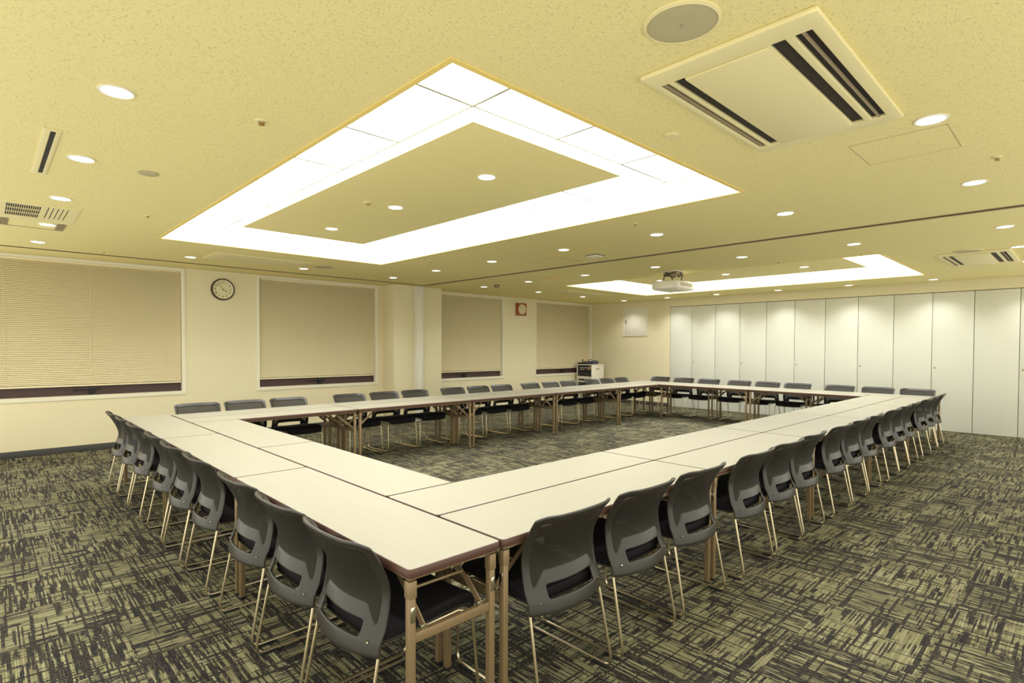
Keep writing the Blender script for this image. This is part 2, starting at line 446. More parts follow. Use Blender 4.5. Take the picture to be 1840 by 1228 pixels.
# storage doors on the far wall
DOORS = [7.07 - .572 * i for i in range(14)]
for i, y1 in enumerate(DOORS):
    y0 = max(y1 - .572, YN)
    if y1 <= YN + .05: break
    d = struct('door_%d' % (i + 1), MB().box(XW - .006, XW + .03, y0 + .0045, y1 - .0045, .012, 2.440).mesh('door_%d' % (i + 1), M['white_panel'], bevel=.002),
               'tall white storage door, %s from the far left end of the row' % ORD[i + 1], 'door')
    if i % 2 == 1:
        link('door_lock', MB().lathe([(.014, 0), (.014, .006), (.009, .012)], (XW - .006, y1 - .045, 1.115), 14, 'x').mesh('door_lock', M['brass'], smooth=True), d)
    if i == 12: break
struct('trim_4', MB().box(XW - .002, XW + .03, YN, 7.08, 2.440, 2.452).mesh('trim_4', M['joint']), 'thin dark head track line above the storage doors', 'trim')

# access box on the far wall
ab = thing('access_panel', 'square white access panel high on the far wall left of the storage doors', 'access panel', (XW, 8.075, 1.75))
mpX = lambda u, v, w: (w, u, v)
link('panel_frame', MB().plate(-.36, .36, 0, .72, -.022, 0, [(-.325, .325, .035, .685)], mpX).mesh('panel_frame', M['white_metal'], bevel=.002), ab)
link('panel_door', MB().box(-.014, 0, -.318, .318, .042, .678).mesh('panel_door', M['white_metal'], bevel=.002), ab)
link('pull_handle', MB().box(-.020, -.014, .268, .288, .32, .41).mesh('pull_handle', M['handle']), ab)

# ------------------------------------------------------------------ coffered luminous ceilings
def coffer(FX, label, inx, iny):
    x0, x1, y0, y1 = FX
    zt_, zi = 2.846, 2.756
    t = thing('coffer_light', label, 'ceiling light', ((x0 + x1) / 2, (y0 + y1) / 2, H), 0, 'large luminous ceiling coffers')
    cx, cy = (x0 + x1) / 2, (y0 + y1) / 2
    X0, X1, Y0, Y1 = x0 - cx, x1 - cx, y0 - cy, y1 - cy
    ix0, ix1, iy0, iy1 = X0 + .64, X1 - .64, Y0 + .63, Y1 - .63
    link('opening_trim', MB().plate(X0 - .03, X1 + .03, Y0 - .03, Y1 + .03, -.005, -.0, [(X0, X1, Y0, Y1)]).mesh('opening_trim', M['trim_gold']), t, label='gold beige trim around the opening')
    for s_, (a, b, c, d) in enumerate(((X0 - .01, X0, Y0 - .01, Y1 + .01), (X1, X1 + .01, Y0 - .01, Y1 + .01), (X0, X1, Y0 - .01, Y0), (X0, X1, Y1, Y1 + .01))):
        link('side_reflector', MB().box(a, b, c, d, .001 if s_ > 3 else .021, .225).mesh('side_reflector', M['light_side']), t)
    link('centre_panel', MB().box(ix0, ix1, iy0, iy1, zi - H, zi - H + .006).mesh('centre_panel', M['smooth_ceiling']), t, label='flat cream centre panel')
    link('panel_side', MB().plate(ix0, ix1, iy0, iy1, zi - H + .006, zt_ - H + .01, [(ix0 + .01, ix1 - .01, iy0 + .01, iy1 - .01)]).mesh('panel_side', M['light_side']), t, label='white reflecting side of the centre panel')
    xs = [X0, ix0] + [ix0 + (ix1 - ix0) / 2, ix1, X1]
    ys = [Y0] + [iy0 + (iy1 - iy0) * i / 5 for i in range(6)] + [Y1]
    zz = zt_ - H
    link('lamp_housing', MB().box(X0 - .01, X1 + .01, Y0 - .01, Y1 + .01, zz + .03, zz + .05).mesh('lamp_housing', M['light_side']), t)
    bars = MB()
    for i in range(4):
        for j in range(7):
            if i in (1, 2) and 1 <= j <= 5: continue
            w_, h_ = xs[i + 1] - xs[i], ys[j + 1] - ys[j]
            link('diffuser_panel', MB().box(xs[i] + .006, xs[i + 1] - .006, ys[j] + .006, ys[j + 1] - .006, zz, zz + .012).mesh('diffuser_panel', M['diffuser']), t)
    holes_ = []
    for i in range(4):
        for j in range(7):
            holes_.append((xs[i] + .008, xs[i + 1] - .008, ys[j] + .008, ys[j + 1] - .008))
    link('diffuser_frame', MB().plate(X0, X1, Y0, Y1, zz - .004, zz + .003, holes_).mesh('diffuser_frame', M['diffuser_frame']), t)
    return t
coffer(FX1, 'large rectangular glowing ceiling coffer nearest the camera', 0, 0)
coffer(FX2, 'large rectangular glowing ceiling coffer beyond the partition track', 0, 0)

# ------------------------------------------------------------------ downlights
dl_ring = MB().lathe([(.074, 0), (.074, -.005), (.068, -.007), (.061, -.004), (.061, 0)], n=28, cap=False).mesh('trim_ring', M['white_metal'], smooth=True)
dl_lens = MB().lathe([(.0605, 0), (.060, -.004)], n=28).mesh('lens', M['lens'])
spot = bpy.data.lights.new('downlight_lamp', 'SPOT')
spot.energy = SPOT_W; spot.color = LIGHT; spot.spot_size = math.radians(118); spot.spot_blend = .75; spot.shadow_soft_size = .05
def downlight(x, y, z, label, group):
    t = thing('downlight', label, 'ceiling light', (x, y, z), 0, group)
    link('trim_ring', dl_ring, t); link('lens', dl_lens, t)
    o = bpy.data.objects.new('downlight_lamp', spot); COL.objects.link(o); o.parent = t; o.location = (0, 0, -.012)
YS = [.58, 1.85, 3.12, 4.39, 5.69, 6.98, 8.22]
for x, nm in ((.46, 'line along the left edge'), (5.11, 'row just before the partition track'), (7.16, 'row just past the partition track'), (11.8, 'row close to the far wall')):
    ys = YS
    for k, y in enumerate(ys):
        yy = {(.46, 6): 8.27, (7.16, 6): 8.2, (11.8, 6): 8.12, (11.8, 5): 6.9}.get((x, k), y)
        downlight(x, yy, H - .0056 if (x, k) == (.46, 5) else H, 'round ceiling downlight, %s from the right in the %s' % (ORD[k + 1], nm), 'round ceiling downlights')
for x, nm in ((2.01, 'left'), (3.55, 'right')):
    downlight(x, 8.24, H, 'round ceiling downlight near the nearest windows, on the %s of the slotted air unit' % nm, 'round ceiling downlights')
    downlight(x, .58, H, 'round downlight beside the large ceiling air unit, on its %s' % ('near end' if nm == 'left' else 'far end'), 'round ceiling downlights')
for x, nm in ((8.67, 'third'), (10.18, 'second')):
    downlight(x, 8.15, H, 'round downlight above the right hand windows, %s from the far corner' % nm, 'round ceiling downlights')
    downlight(x, .58, H, 'round downlight at the right edge of the far ceiling, %s' % ('nearer one' if nm == 'third' else 'farther one'), 'round ceiling downlights')
for k, y in enumerate((3.18, 4.46, 5.76)):
    downlight(2.80, y, 2.7555, 'round downlight in the near coffer centre panel, %s' % ['nearest', 'middle one', 'nearest the windows'][k], 'coffer centre downlights')
    downlight(9.53, y - .03, 2.7555, 'round downlight in the far coffer centre panel, %s' % ['rightmost', 'middle one', 'leftmost behind the projector'][k], 'coffer centre downlights')

# ------------------------------------------------------------------ ceiling air units and other fittings
def kz(v): return v * .983           # points measured on the ceiling plane, moved to the hanging face
def cassette(x0, x1, y0, y1, label):
    t = thing('air_conditioner', label, 'air conditioner', ((x0 + x1) / 2, (y0 + y1) / 2, H), 0, 'two way ceiling air units')
    X, Y = (x1 - x0) / 2, (y1 - y0) / 2
    sl = [(-Y + .055, -Y + .118), (-Y + .148, -Y + .205), (Y - .145, Y - .09), (Y - .07, Y - .03)]
    hs = [(-X + .115, X - .085, a, b) for a, b in sl]
    link('fascia', MB().plate(-X, X, -Y, Y, -.022, -.0, hs).mesh('fascia', M['beige_metal'], bevel=.006), t)
    link('intake_panel', MB().box(-X + .115, X - .085, sl[1][1] + .004, sl[2][0] - .004, -.030, -.022).mesh('intake_panel', M['beige_metal'], bevel=.003), t)
    link('slot_backing', MB().box(-X + .10, X - .07, -Y + .04, Y - .02, .0, .0).mesh('x', M['dark']), t) if False else None
    for k, (a, b) in enumerate(sl):
        link('air_slot', MB().box(-X + .115, X - .085, a, b, -.004, -.0005).mesh('air_slot', M['dark']), t, label='dark air slot')
        if k in (0, 3):
            link('air_flap', MB().obox((-X + .12, (a + b) / 2, -.013), (X - .09, (a + b) / 2, -.013), .008, .012).mesh('air_flap', M['grille_grey']), t)
    return t
cassette(kz(2.12), kz(3.42), kz(.67), kz(1.385), 'large square ceiling air unit with two pairs of dark slots at top right')
cassette(kz(8.88), kz(10.2), kz(.66), kz(1.37), 'smaller looking ceiling air unit beyond the partition track at the right edge')
def oneway(x0, x1, y0, y1, label):
    t = thing('slot_air_unit', label, 'air conditioner', ((x0 + x1) / 2, (y0 + y1) / 2, H), 0, 'one way ceiling air units by the windows')
    X, Y = (x1 - x0) / 2, (y1 - y0) / 2
    link('fascia', MB().plate(-X, X, -Y, Y, -.014, 0, [(-X + .14, X - .07, -Y + .07, -Y + .115)]).mesh('fascia', M['beige_metal'], bevel=.004), t)
    link('air_slot', MB().box(-X + .14, X - .07, -Y + .07, -Y + .115, -.003, -.0005).mesh('air_slot', M['dark']), t)
oneway(2.13, 3.40, 7.55, 8.14, 'flat ceiling air unit with one slot above the round clock')
oneway(8.82, 10.15, 7.45, 8.02, 'flat ceiling air unit with one slot above the right hand windows')
# slot diffuser on the left
t = thing('slot_diffuser', 'narrow ceiling diffuser with one long black slot at the left edge', 'air vent', (.285, 4.43, H))
link('fascia', MB().plate(-.040, .040, -.53, .53, -.006, 0, [(-.006, .018, -.50, .50)]).mesh('fascia', M['beige_metal'], bevel=.002), t)
link('air_slot', MB().box(-.006, .018, -.50, .50, -.002, -.0004).mesh('air_slot', M['dark']), t)
# ventilation unit with grid and louvres
t = thing('ventilation_unit', 'ceiling ventilation unit with black grid and louvres at far left', 'air vent', (.36, 6.44, H))
hs = []
for i in range(16):
    for j in range(3):
        u = -.215 + i * .0142; v = -.31 + j * .19
        hs.append((u, u + .0108, v, v + .168))
for i in range(5):
    hs.append((.052 + i * .033, .060 + i * .033, -.33, .21))
link('fascia', MB().plate(-.25, .27, -.38, .42, -.008, 0, hs).mesh('fascia', M['beige_metal']), t)
link('dark_inside', MB().box(-.235, .22, -.34, .27, -.003, -.0005).mesh('dark_inside', M['dark']), t)
t = thing('return_grille', 'flat ceiling panel with grey end grilles next to the ventilation unit', 'air vent', (.36, 7.07, H))
link('flat_panel', MB().box(-.18, .17, -.20, .20, -.0035, -.0005).mesh('flat_panel', M['smooth_ceiling']), t)
link('panel_edge', MB().plate(-.25, .24, -.215, .215, -.007, 0, [(-.24, .23, -.205, .205)]).mesh('panel_edge', M['grille_grey']), t)
for u in (-.215, .20):
    g = MB()
    for i in range(5):
        g.box(u - .026 + i * .0115, u - .018 + i * .0115, -.20, .20, -.010, -.001)
    link('end_grille', g.mesh('end_grille', M['grille_grey']), t)
# speakers and covers
def disc(name, x, y, r, label, cat, mt, rim=None, boss=False):
    t = thing(name, label, cat, (x, y, H))
    if rim: link('rim', MB().lathe([(r * 1.06, 0), (r * 1.06, -.006), (r * .97, -.010), (r * .96, 0)], n=40, cap=False).mesh('rim', rim, smooth=True), t)
    link('face', MB().lathe([(r, -.0005), (r, -.005), (r * .9, -.008), (r * .5, -.0095), (.001, -.010)], n=40).mesh('face', mt, smooth=True), t)
    if boss: link('centre_screw', MB().lathe([(.006, -.008), (.006, -.013), (.002, -.014)], n=12).mesh('centre_screw', M['chrome'], smooth=True), t)
    return t
disc('ceiling_speaker', 1.85, 1.035, .128, 'large round ceiling speaker beside the big air unit', 'speaker', M['speaker'], M['beige_metal'], True)
disc('ceiling_speaker', 8.63, 1.03, .14, 'round ceiling speaker beside the far air unit at right', 'speaker', M['speaker'], M['beige_metal'], True)
disc('cover_plate', 3.69, 7.86, .14, 'round cream ceiling cover near the second window', 'cover plate', M['speaker'])
disc('cover_plate', .83, 4.44, .062, 'small round plain ceiling cover left of the near coffer', 'cover plate', M['speaker'])
def sprinkler(x, y, z, label, r=.032):
    t = thing('sprinkler', label, 'sprinkler', (x, y, z), 0, 'small ceiling sprinklers and sensors')
    link('escutcheon', MB().lathe([(r, 0), (r * .95, -.004), (r * .5, -.007), (r * .45, -.004)], n=20).mesh('escutcheon', M['beige_metal'], smooth=True), t)
    link('nozzle', MB().lathe([(r * .42, -.004), (r * .38, -.012), (r * .30, -.013), (r * .30, -.017), (r * .50, -.018), (r * .50, -.020)], n=12).mesh('nozzle', M['brass'], smooth=True), t)
for x, y, z, l, r in [(1.07, 3.00, H, 'small sensor in the ceiling left of the near coffer corner', .034), (2.53, 4.49, 2.7555, 'small sensor in the near coffer centre panel', .040),
                      (1.09, 5.88, H, 'small sprinkler left of the near coffer, toward the windows', .026), (1.11, 8.58, H, 'small sprinkler above the nearest window', .026),
                      (4.54, .41, H, 'small sprinkler at the right edge of the near ceiling', .026), (4.41, 8.21, H, 'small sprinkler above the second window', .024),
                      (4.52, 2.99, H, 'small sprinkler to the right of the near coffer, middle', .024), (7.89, 2.93, H, 'small sprinkler in front of the far coffer', .03),
                      (4.52, 6.3, H, 'small sprinkler right of the near coffer, toward the windows', .024), (8.0, 7.9, H, 'small sprinkler above the third window', .026)]:
    sprinkler(x, y, z, l, r)
t = disc('smoke_detector', 2.78, 1.61, .040, 'small round smoke detector between the near coffer and the big air unit', 'smoke detector', M['beige_metal'])
def hatch(x0, x1, y0, y1, label):
    t = thing('ceiling_hatch', label, 'hatch', ((x0 + x1) / 2, (y0 + y1) / 2, H), 0, 'square ceiling access hatches')
    X, Y = (x1 - x0) / 2, (y1 - y0) / 2
    link('hatch_frame', MB().plate(-X, X, -Y, Y, -.0015, 0, [(-X + .005, X - .005, -Y + .005, Y - .005)]).mesh('hatch_frame', M['track']), t)
    link('hatch_lid', MB().box(-X + .005, X - .005, -Y + .005, Y - .005, -.001, -.0002).mesh('hatch_lid', M['ceiling']), t)
hatch(3.68, 4.15, .53, .99, 'square ceiling hatch beside the big air unit')
hatch(5.44, 5.92, 4.80, 5.27, 'square ceiling hatch in front of the partition track')
hatch(4.74, 5.22, 7.85, 8.32, 'square ceiling hatch above the pier')
hatch(6.83, 7.27, 6.75, 7.2, 'square ceiling hatch just past the partition track')
t = thing('emergency_light', 'small white square ceiling fitting before the partition track', 'ceiling light', (5.72, 4.39, H))
link('casing', MB().box(-.07, .07, -.08, .08, -.022, 0).mesh('casing', M['white_metal'], bevel=.006), t)
link('casing_rim', MB().box(-.082, .082, -.092, .092, -.005, -.0005).mesh('casing_rim', M['handle']), t)
t = thing('ceiling_rail', 'thin gold ceiling slot cover near the small white fitting', 'ceiling fitting', (5.27, 4.37, H))
link('cover_strip', MB().box(-.014, .014, -.50, .50, -.004, -.0002).mesh('cover_strip', M['trim_gold']), t)
t = thing('ceiling_vent', 'amber tinted ceiling vent between the hatch and the far coffer', 'air vent', (7.06, 6.25, H))
link('vent_panel', MB().box(-.12, .12, -.26, .26, -.006, -.0005).mesh('vent_panel', M['trim_gold'], bevel=.002), t)
t = thing('ceiling_bracket', 'small black ceiling bracket near the third window', 'ceiling fitting', (7.15, 7.82, H))
g = MB().box(-.03, .03, -.06, .06, -.010, 0)
g.tube([(0, -.055, -.01), (0, -.05, -.035), (0, 0, -.045), (0, .05, -.035), (0, .055, -.01)], .007)
link('bracket', g.mesh('bracket', M['handle'], smooth=True), t)

# ------------------------------------------------------------------ projector
pj = thing('projector', 'white projector hanging from the ceiling bracket before the far coffer', 'projector', (7.77, 4.447, H))
link('body', MB().box(-.27, .27, -.222, .222, -.292, -.165).mesh('body', M['white_metal'], bevel=.03, segs=4), pj)
link('lower_tray', MB().box(-.24, .24, -.195, .195, -.300, -.290).mesh('lower_tray', M['white_metal'], bevel=.003), pj)
g = MB()
for i in range(7):
    g.box(-.17 + i * .05, -.135 + i * .05, -.2245, -.2215, -.25, -.20)
link('side_vents', g.mesh('side_vents', M['speaker']), pj)
link('lens_barrel', MB().lathe([(.05, 0), (.05, .035), (.042, .04), (.038, .02)], (.262, .05, -.225), 20, 'x').mesh('lens_barrel', M['black'], smooth=True), pj)
link('ceiling_plate', MB().box(-.11, .11, -.13, .13, -.014, 0).mesh('ceiling_plate', M['white_metal'], bevel=.002), pj)
g = MB().box(-.10, -.095, -.11, .11, -.09, -.014).box(.095, .10, -.11, .11, -.09, -.014).box(-.10, .10, -.115, -.11, -.06, -.014)
link('bracket_box', g.mesh('bracket_box', M['grille_grey']), pj)
g = MB()
for sx in (-1, 1):
    for sy in (-1, 1):
        g.obox((sx * .07, sy * .09, -.07), (sx * .13, sy * .13, -.168), .018, .006, (1, 0, 0))
g.box(-.12, .12, -.13, -.10, -.165, -.155).box(-.12, .12, .10, .13, -.165, -.155)
link('bracket_arms', g.mesh('bracket_arms', M['white_metal']), pj)
g = MB()
g.tube([(-.105, .06, -.02), (-.12, .03, -.07), (-.115, -.04, -.10), (-.10, -.05, -.165)], .008, 6)
g.tube([(-.107, -.09, -.03), (-.118, -.02, -.05), (-.11, .09, -.06), (-.10, .11, -.165)], .007, 6)
g.tube([(0, -.118, -.03), (.04, -.125, -.09), (.02, -.12, -.165)], .007, 6)
link('cables', g.mesh('cables', M['black'], smooth=True), pj)

# ------------------------------------------------------------------ clocks
def numerals(parent, rx, rz, size, depth, mt):
    dg = bpy.context.evaluated_depsgraph_get()
    for h in range(1, 13):
        cu = bpy.data.curves.new('n', 'FONT'); cu.body = str(h); cu.size = size; cu.align_x = 'CENTER'; cu.align_y = 'CENTER'; cu.extrude = .0004
        o = bpy.data.objects.new('n', cu); COL.objects.link(o)
        a = 2 * PI * h / 12
        dg = bpy.context.evaluated_depsgraph_get()
        me = bpy.data.meshes.new_from_object(o.evaluated_get(dg)); bpy.data.objects.remove(o)
        me.materials.clear(); me.materials.append(mt)
        me.transform(Matrix.Rotation(PI / 2, 4, 'X'))
        link('numeral', me, parent, (rx * math.sin(a), depth, rz * math.cos(a)))
def hands(parent, L1, L2, d, hour_a, min_a, mt, w=.008):
    for nm, L, a, ww, dd in (('hour_hand', L1, hour_a, w, d), ('minute_hand', L2, min_a, w * .6, d - .0015)):
        link(nm, MB().obox((-.2 * L * math.sin(a), dd, -.2 * L * math.cos(a)), (L * math.sin(a), dd, L * math.cos(a)), ww, .001, (0, 1, 0)).mesh(nm, mt), parent)
ck = thing('wall_clock', 'round wall clock with dark rim and white dial between two windows', 'clock', (2.765, YW, 2.352))
link('rim', MB().lathe([(.172, 0), (.172, .03), (.164, .042), (.154, .040), (.152, .022)], n=48, axis='y', cap=False).mesh('rim', M['clock_rim'], smooth=True), ck)
link('inner_rim', MB().lathe([(.153, .022), (.151, .034), (.144, .028), (.143, .020)], n=48, axis='y', cap=False).mesh('inner_rim', M['clock_glass_rim'], smooth=True), ck)
dl_ = link('dial', MB().lathe([(.155, .002), (.150, .020)], n=48, axis='y').mesh('dial', M['clock_face']), ck)
numerals(dl_, .115, .115, .050, -.0215, M['ink'])
ha, ma = 2 * PI * (3 + 54 / 60) / 12, 2 * PI * 54 / 60
hands(ck, .075, .11, -.0235, ha, ma, M['ink'])
c2 = thing('wall_clock', 'small square wooden wall clock between the two right hand windows', 'clock', (9.44, YW, 2.362))
link('case', MB().box(-.15, .15, -.075, 0, -.15, .15).mesh('case', M['wood_red'], bevel=.008), c2)
link('dial_ring', MB().lathe([(.118, .075), (.118, .081), (.108, .083), (.106, .076)], n=36, axis='y', cap=False).mesh('dial_ring', M['clock_glass_rim'], smooth=True), c2)
d2 = link('dial', MB().lathe([(.107, .070), (.107, .0765)], n=36, axis='y').mesh('dial', M['clock_face']), c2)
numerals(d2, .085, .085, .026, -.0775, M['ink'])
hands(c2, .05, .08, -.079, ha, ma, M['ink'])

# ------------------------------------------------------------------ equipment rack in the far corner
rk = thing('equipment_rack', 'pale grey audio equipment rack on castors in the far corner', 'equipment rack', (11.5, 8.895, 0))
RW, RD = .505, .52
fr = MB()
fr.box(0, RD, 0, .018, .07, .98).box(0, RD, RW - .018, RW, .07, .98).box(RD - .015, RD, .018, RW - .018, .07, .98)
fr.box(-.01, RD + .01, -.012, RW + .012, .98, 1.004).box(0, RD, .018, RW - .018, .07, .09)
link('cabinet', fr.mesh('cabinet', M['white_metal'], bevel=.002), rk)
link('shelf', MB().box(.0, RD - .015, .018, RW - .018, .62, .685).mesh('shelf', M['white_metal']), rk)
link('shelf', MB().box(.0, RD - .015, .018, RW - .018, .53, .56).mesh('shelf', M['white_metal']), rk)
link('shelf', MB().box(.0, RD - .015, .018, RW - .018, .33, .35).mesh('shelf', M['white_metal']), rk)
m1 = link('mixer_unit', MB().box(.015, .38, .035, RW - .035, .835, .965).mesh('mixer_unit', M['black'], bevel=.003), rk, label='black mixer unit with red and pale knobs')
for i in range(9):
    for j in range(2):
        kn = M['red'] if (j == 0 and 2 <= i <= 4) else M['white_metal']
        link('knob', MB().lathe([(.011, 0), (.008, .012)], (.015, .10 + i * .036, .865 + j * .045), 10, 'x').mesh('knob', kn), m1)
link('socket_strip', MB().box(.004, .02, .038, .10, .87, .945).mesh('socket_strip', M['yellow']), rk)
m2 = link('amplifier_unit', MB().box(.015, .38, .035, RW - .035, .70, .825).mesh('amplifier_unit', M['black'], bevel=.003), rk, label='black amplifier unit')
link('knob', MB().lathe([(.016, 0), (.013, .015)], (.015, .17, .735), 14, 'x').mesh('knob', M['chrome']), m2)
link('display', MB().box(.011, .016, .20, .42, .775, .79).mesh('display', M['blue_grey']), m2)
link('side_label', MB().box(.18, .32, -.002, .0, .865, .905).mesh('side_label', M['speaker']), rk)
link('drawer_unit', MB().box(.02, .40, .04, RW - .04, .36, .47).mesh('drawer_unit', M['black'], bevel=.003), rk)
for a in (.05, RD - .05):
    for b in (.05, RW - .05):
        w_ = link('castor', MB().box(a - .015, a + .015, b - .012, b + .012, .045, .07).lathe([(.028, -.012), (.028, .012)], (a, b, .028), 16, 'x').mesh('castor', M['rubber']), rk)
t = thing('control_console', 'flat black control console lying on top of the rack', 'audio equipment', (11.53, 9.12, 1.004))
link('console_body', MB().add([(0, 0, 0), (.30, 0, 0), (.30, .28, 0), (0, .28, 0), (0, 0, .028), (.30, 0, .075), (.30, .28, .075), (0, .28, .028)],
     [(0, 3, 2, 1), (4, 5, 6, 7), (0, 1, 5, 4), (1, 2, 6, 5), (2, 3, 7, 6), (3, 0, 4, 7)]).mesh('console_body', M['black'], bevel=.004), t)
link('fader_panel', MB().box(.04, .16, .05, .23, .047, .052).mesh('fader_panel', M['white_metal']), t)
t = thing('power_adapter', 'dark blue box with a lead on top of the rack', 'audio equipment', (11.58, 8.91, 1.004))
link('box_body', MB().box(0, .22, 0, .17, 0, .085).mesh('box_body', M['blue_grey'], bevel=.006), t)
link('lead', MB().tube([(.02, .16, .085), (0, .19, .11), (.03, .12, .125), (.10, .05, .10), (.16, .03, .085)], .007, 6).mesh('lead', M['black'], smooth=True), t)
t = thing('microphone', 'small black microphone standing on top of the rack', 'microphone', (11.60, 9.09, 1.079))
link('mic_stem', MB().lathe([(.02, 0), (.02, .006), (.006, .01), (.006, .055)], n=10).mesh('mic_stem', M['black'], smooth=True), t)
link('mic_head', MB().lathe([(.004, .05), (.016, .06), (.019, .075), (.014, .09), (.003, .097)], n=12).mesh('mic_head', M['black'], smooth=True), t)
t.location = (11.56, 9.24, 1.004 + .034)

# ------------------------------------------------------------------ folding tables
X0, Y0 = 1.4701, 1.5668
TW, TL, TZ = .4341, 1.8, .70
def rounded_rect(lx, ly, r, n=5):
    pts = []
    for cx, cy, a0 in ((lx - r, ly - r, 0), (-lx + r, ly - r, PI / 2), (-lx + r, -ly + r, PI), (lx - r, -ly + r, 3 * PI / 2)):
        for i in range(n + 1):
            a = a0 + PI / 2 * i / n; pts.append((cx + r * math.cos(a), cy + r * math.sin(a)))
    return pts
def ring_mesh(layers, caps=(True, True)):
    mb = MB(); n = len(layers[0]); vs = [p for l in layers for p in l]
    fs = [(i * n + j, i * n + (j + 1) % n, (i + 1) * n + (j + 1) % n, (i + 1) * n + j) for i in range(len(layers) - 1) for j in range(n)]
    if caps[0]: fs.append(tuple(range(n - 1, -1, -1)))
    if caps[1]: fs.append(tuple((len(layers) - 1) * n + j for j in range(n)))
    return mb.add(vs, fs)
lx, ly = TL / 2 - .0015, TW / 2 - .0015
L3 = lambda ix, z, r: [(x, y, z) for x, y in rounded_rect(lx - ix, ly - ix, r)]
me_top = ring_mesh([L3(.008, TZ - .028, .012), L3(.006, TZ - .0002, .014), L3(.0068, TZ, .0135)]).mesh('tabletop', M['laminate'])
me_edge = ring_mesh([L3(.012, TZ - .034, .010), L3(.003, TZ - .032, .018), L3(0, TZ - .020, .022), L3(0, TZ - .008, .022), L3(.003, TZ - .0015, .019), L3(.0066, TZ - .0002, .0136), L3(.0078, TZ - .006, .012)], (False, False)).mesh('edge_band', M['edge'], smooth=True)
ap = MB().plate(-lx + .018, lx - .018, -ly + .014, ly - .014, TZ - .045, TZ - .030, [(-lx + .038, lx - .038, -ly + .034, ly - .034)])
me_apron = ap.mesh('apron', M['tan_metal'], bevel=.002)
legx, legy = lx - .034, ly - .030
me_leg = MB().box(-.0135, .0135, -.0135, .0135, .012, TZ - .052).mesh('leg', M['tan_metal'], bevel=.003)
me_sleeve = MB().box(-.0165, .0165, -.0165, .0165, TZ - .112, TZ - .050).mesh('leg_sleeve', M['tan_metal'], bevel=.003)
me_foot = MB().box(-.014, .014, -.014, .014, 0, .016).mesh('foot_cap', M['rubber'], bevel=.002)
me_clip = MB().box(.0135, .0175, -.009, .009, .505, .560).mesh('link_clip', M['chrome'], bevel=.002)
def brace_mesh(s):      # from the end rail up and inward under the top
    g = MB()
    g.obox((0, 0, .470), (-.20, 0, TZ - .065), .022, .003, (0, 1, 0))
    g.obox((0, 0, .470), (-.085, 0, .550), .026, .005, (0, 1, 0))
    return g.mesh('brace', M['tan_metal'])
me_brace = brace_mesh(1)
me_rail = MB().box(-.010, .010, -legy + .0135, legy - .0135, .427, .462).mesh('end_rail', M['tan_metal'], bevel=.002)
me_rod = MB().tube([(-.105, -legy + .06, .565), (-.105, legy - .06, .565)], .006, 8).mesh('cross_rod', M['tan_metal'], smooth=True)
me_hinge = MB().box(-.014, .006, -.014, .014, .462, .478).mesh('brace_hinge', M['chrome'], bevel=.001)
def make_table(loc, rz, label):
    t = thing('folding_table', label, 'table', loc, rz, 'folding tables forming the ring')
    link('tabletop', me_top, t); link('edge_band', me_edge, t, label='brown edge band'); link('apron', me_apron, t)
    for sx in (1, -1):
        for sy in (1, -1):
            lg = link('leg', me_leg, t, (sx * legx, sy * legy, 0), 0 if sx > 0 else PI)
            link('leg_sleeve', me_sleeve, lg); link('foot_cap', me_foot, lg); link('link_clip', me_clip, lg, label='chrome link clip')
        rl = link('end_rail', me_rail, t, (sx * legx, 0, 0), 0 if sx > 0 else PI)
        link('cross_rod', me_rod, rl)
        for sy in (1, -1):
            br = link('brace', me_brace, t, (sx * legx, sy * (legy - .055), 0), 0 if sx > 0 else PI)
            link('brace_hinge', me_hinge, br, label='chrome brace hinge')
    return t
proto_t = None
def table(cx, cy, rz, label):
    global proto_t
    if proto_t is None: proto_t = make_table((cx, cy, 0), rz, label)
    else: dup(proto_t, (cx, cy, 0), rz, label)
GX = .0025
for i in range(3):
    table(X0 - TW / 2 - GX, Y0 + 1.8 * i + .9, PI / 2, 'folding table of the left side outer row, beside the left chairs, %s' % ['nearest the camera', 'middle one', 'nearest the windows'][i])
for i in range(2):
    table(X0 + TW / 2, Y0 + 2 * TW + 1.8 * i + .9, PI / 2, 'folding table of the left side inner row, %s' % ['nearer the camera', 'nearer the windows'][i])
for i in range(5):
    table(X0 + 1.8 * i + .9, Y0 + TW / 2, 0, 'folding table in the right side outer row beside the chairs, %s from the camera' % ORD[i + 1])
    table(X0 + 1.8 * i + .9, Y0 + 1.5 * TW, 0, 'folding table in the right side inner row, %s from the camera' % ORD[i + 1])
    table(X0 + 1.8 * i + .9, Y0 + 3.6 + 2.5 * TW, 0, 'folding table in the window side inner row, %s from the left' % ORD[i + 1])
    table(X0 + 1.8 * i + .9, Y0 + 3.6 + 3.5 * TW, 0, 'folding table in the window side outer row, %s from the left' % ORD[i + 1])
for i in range(2):
    table(X0 + 9.0 - TW / 2, Y0 + 2 * TW + 1.8 * i + .9, PI / 2, 'folding table in the far side inner row, %s' % ['right one', 'left one'][i])
for i in range(3):
    table(X0 + 9.0 + TW / 2 + GX, Y0 + 1.8 * i + .9, PI / 2, 'folding table in the far side outer row, %s' % ['rightmost', 'middle one', 'leftmost'][i])

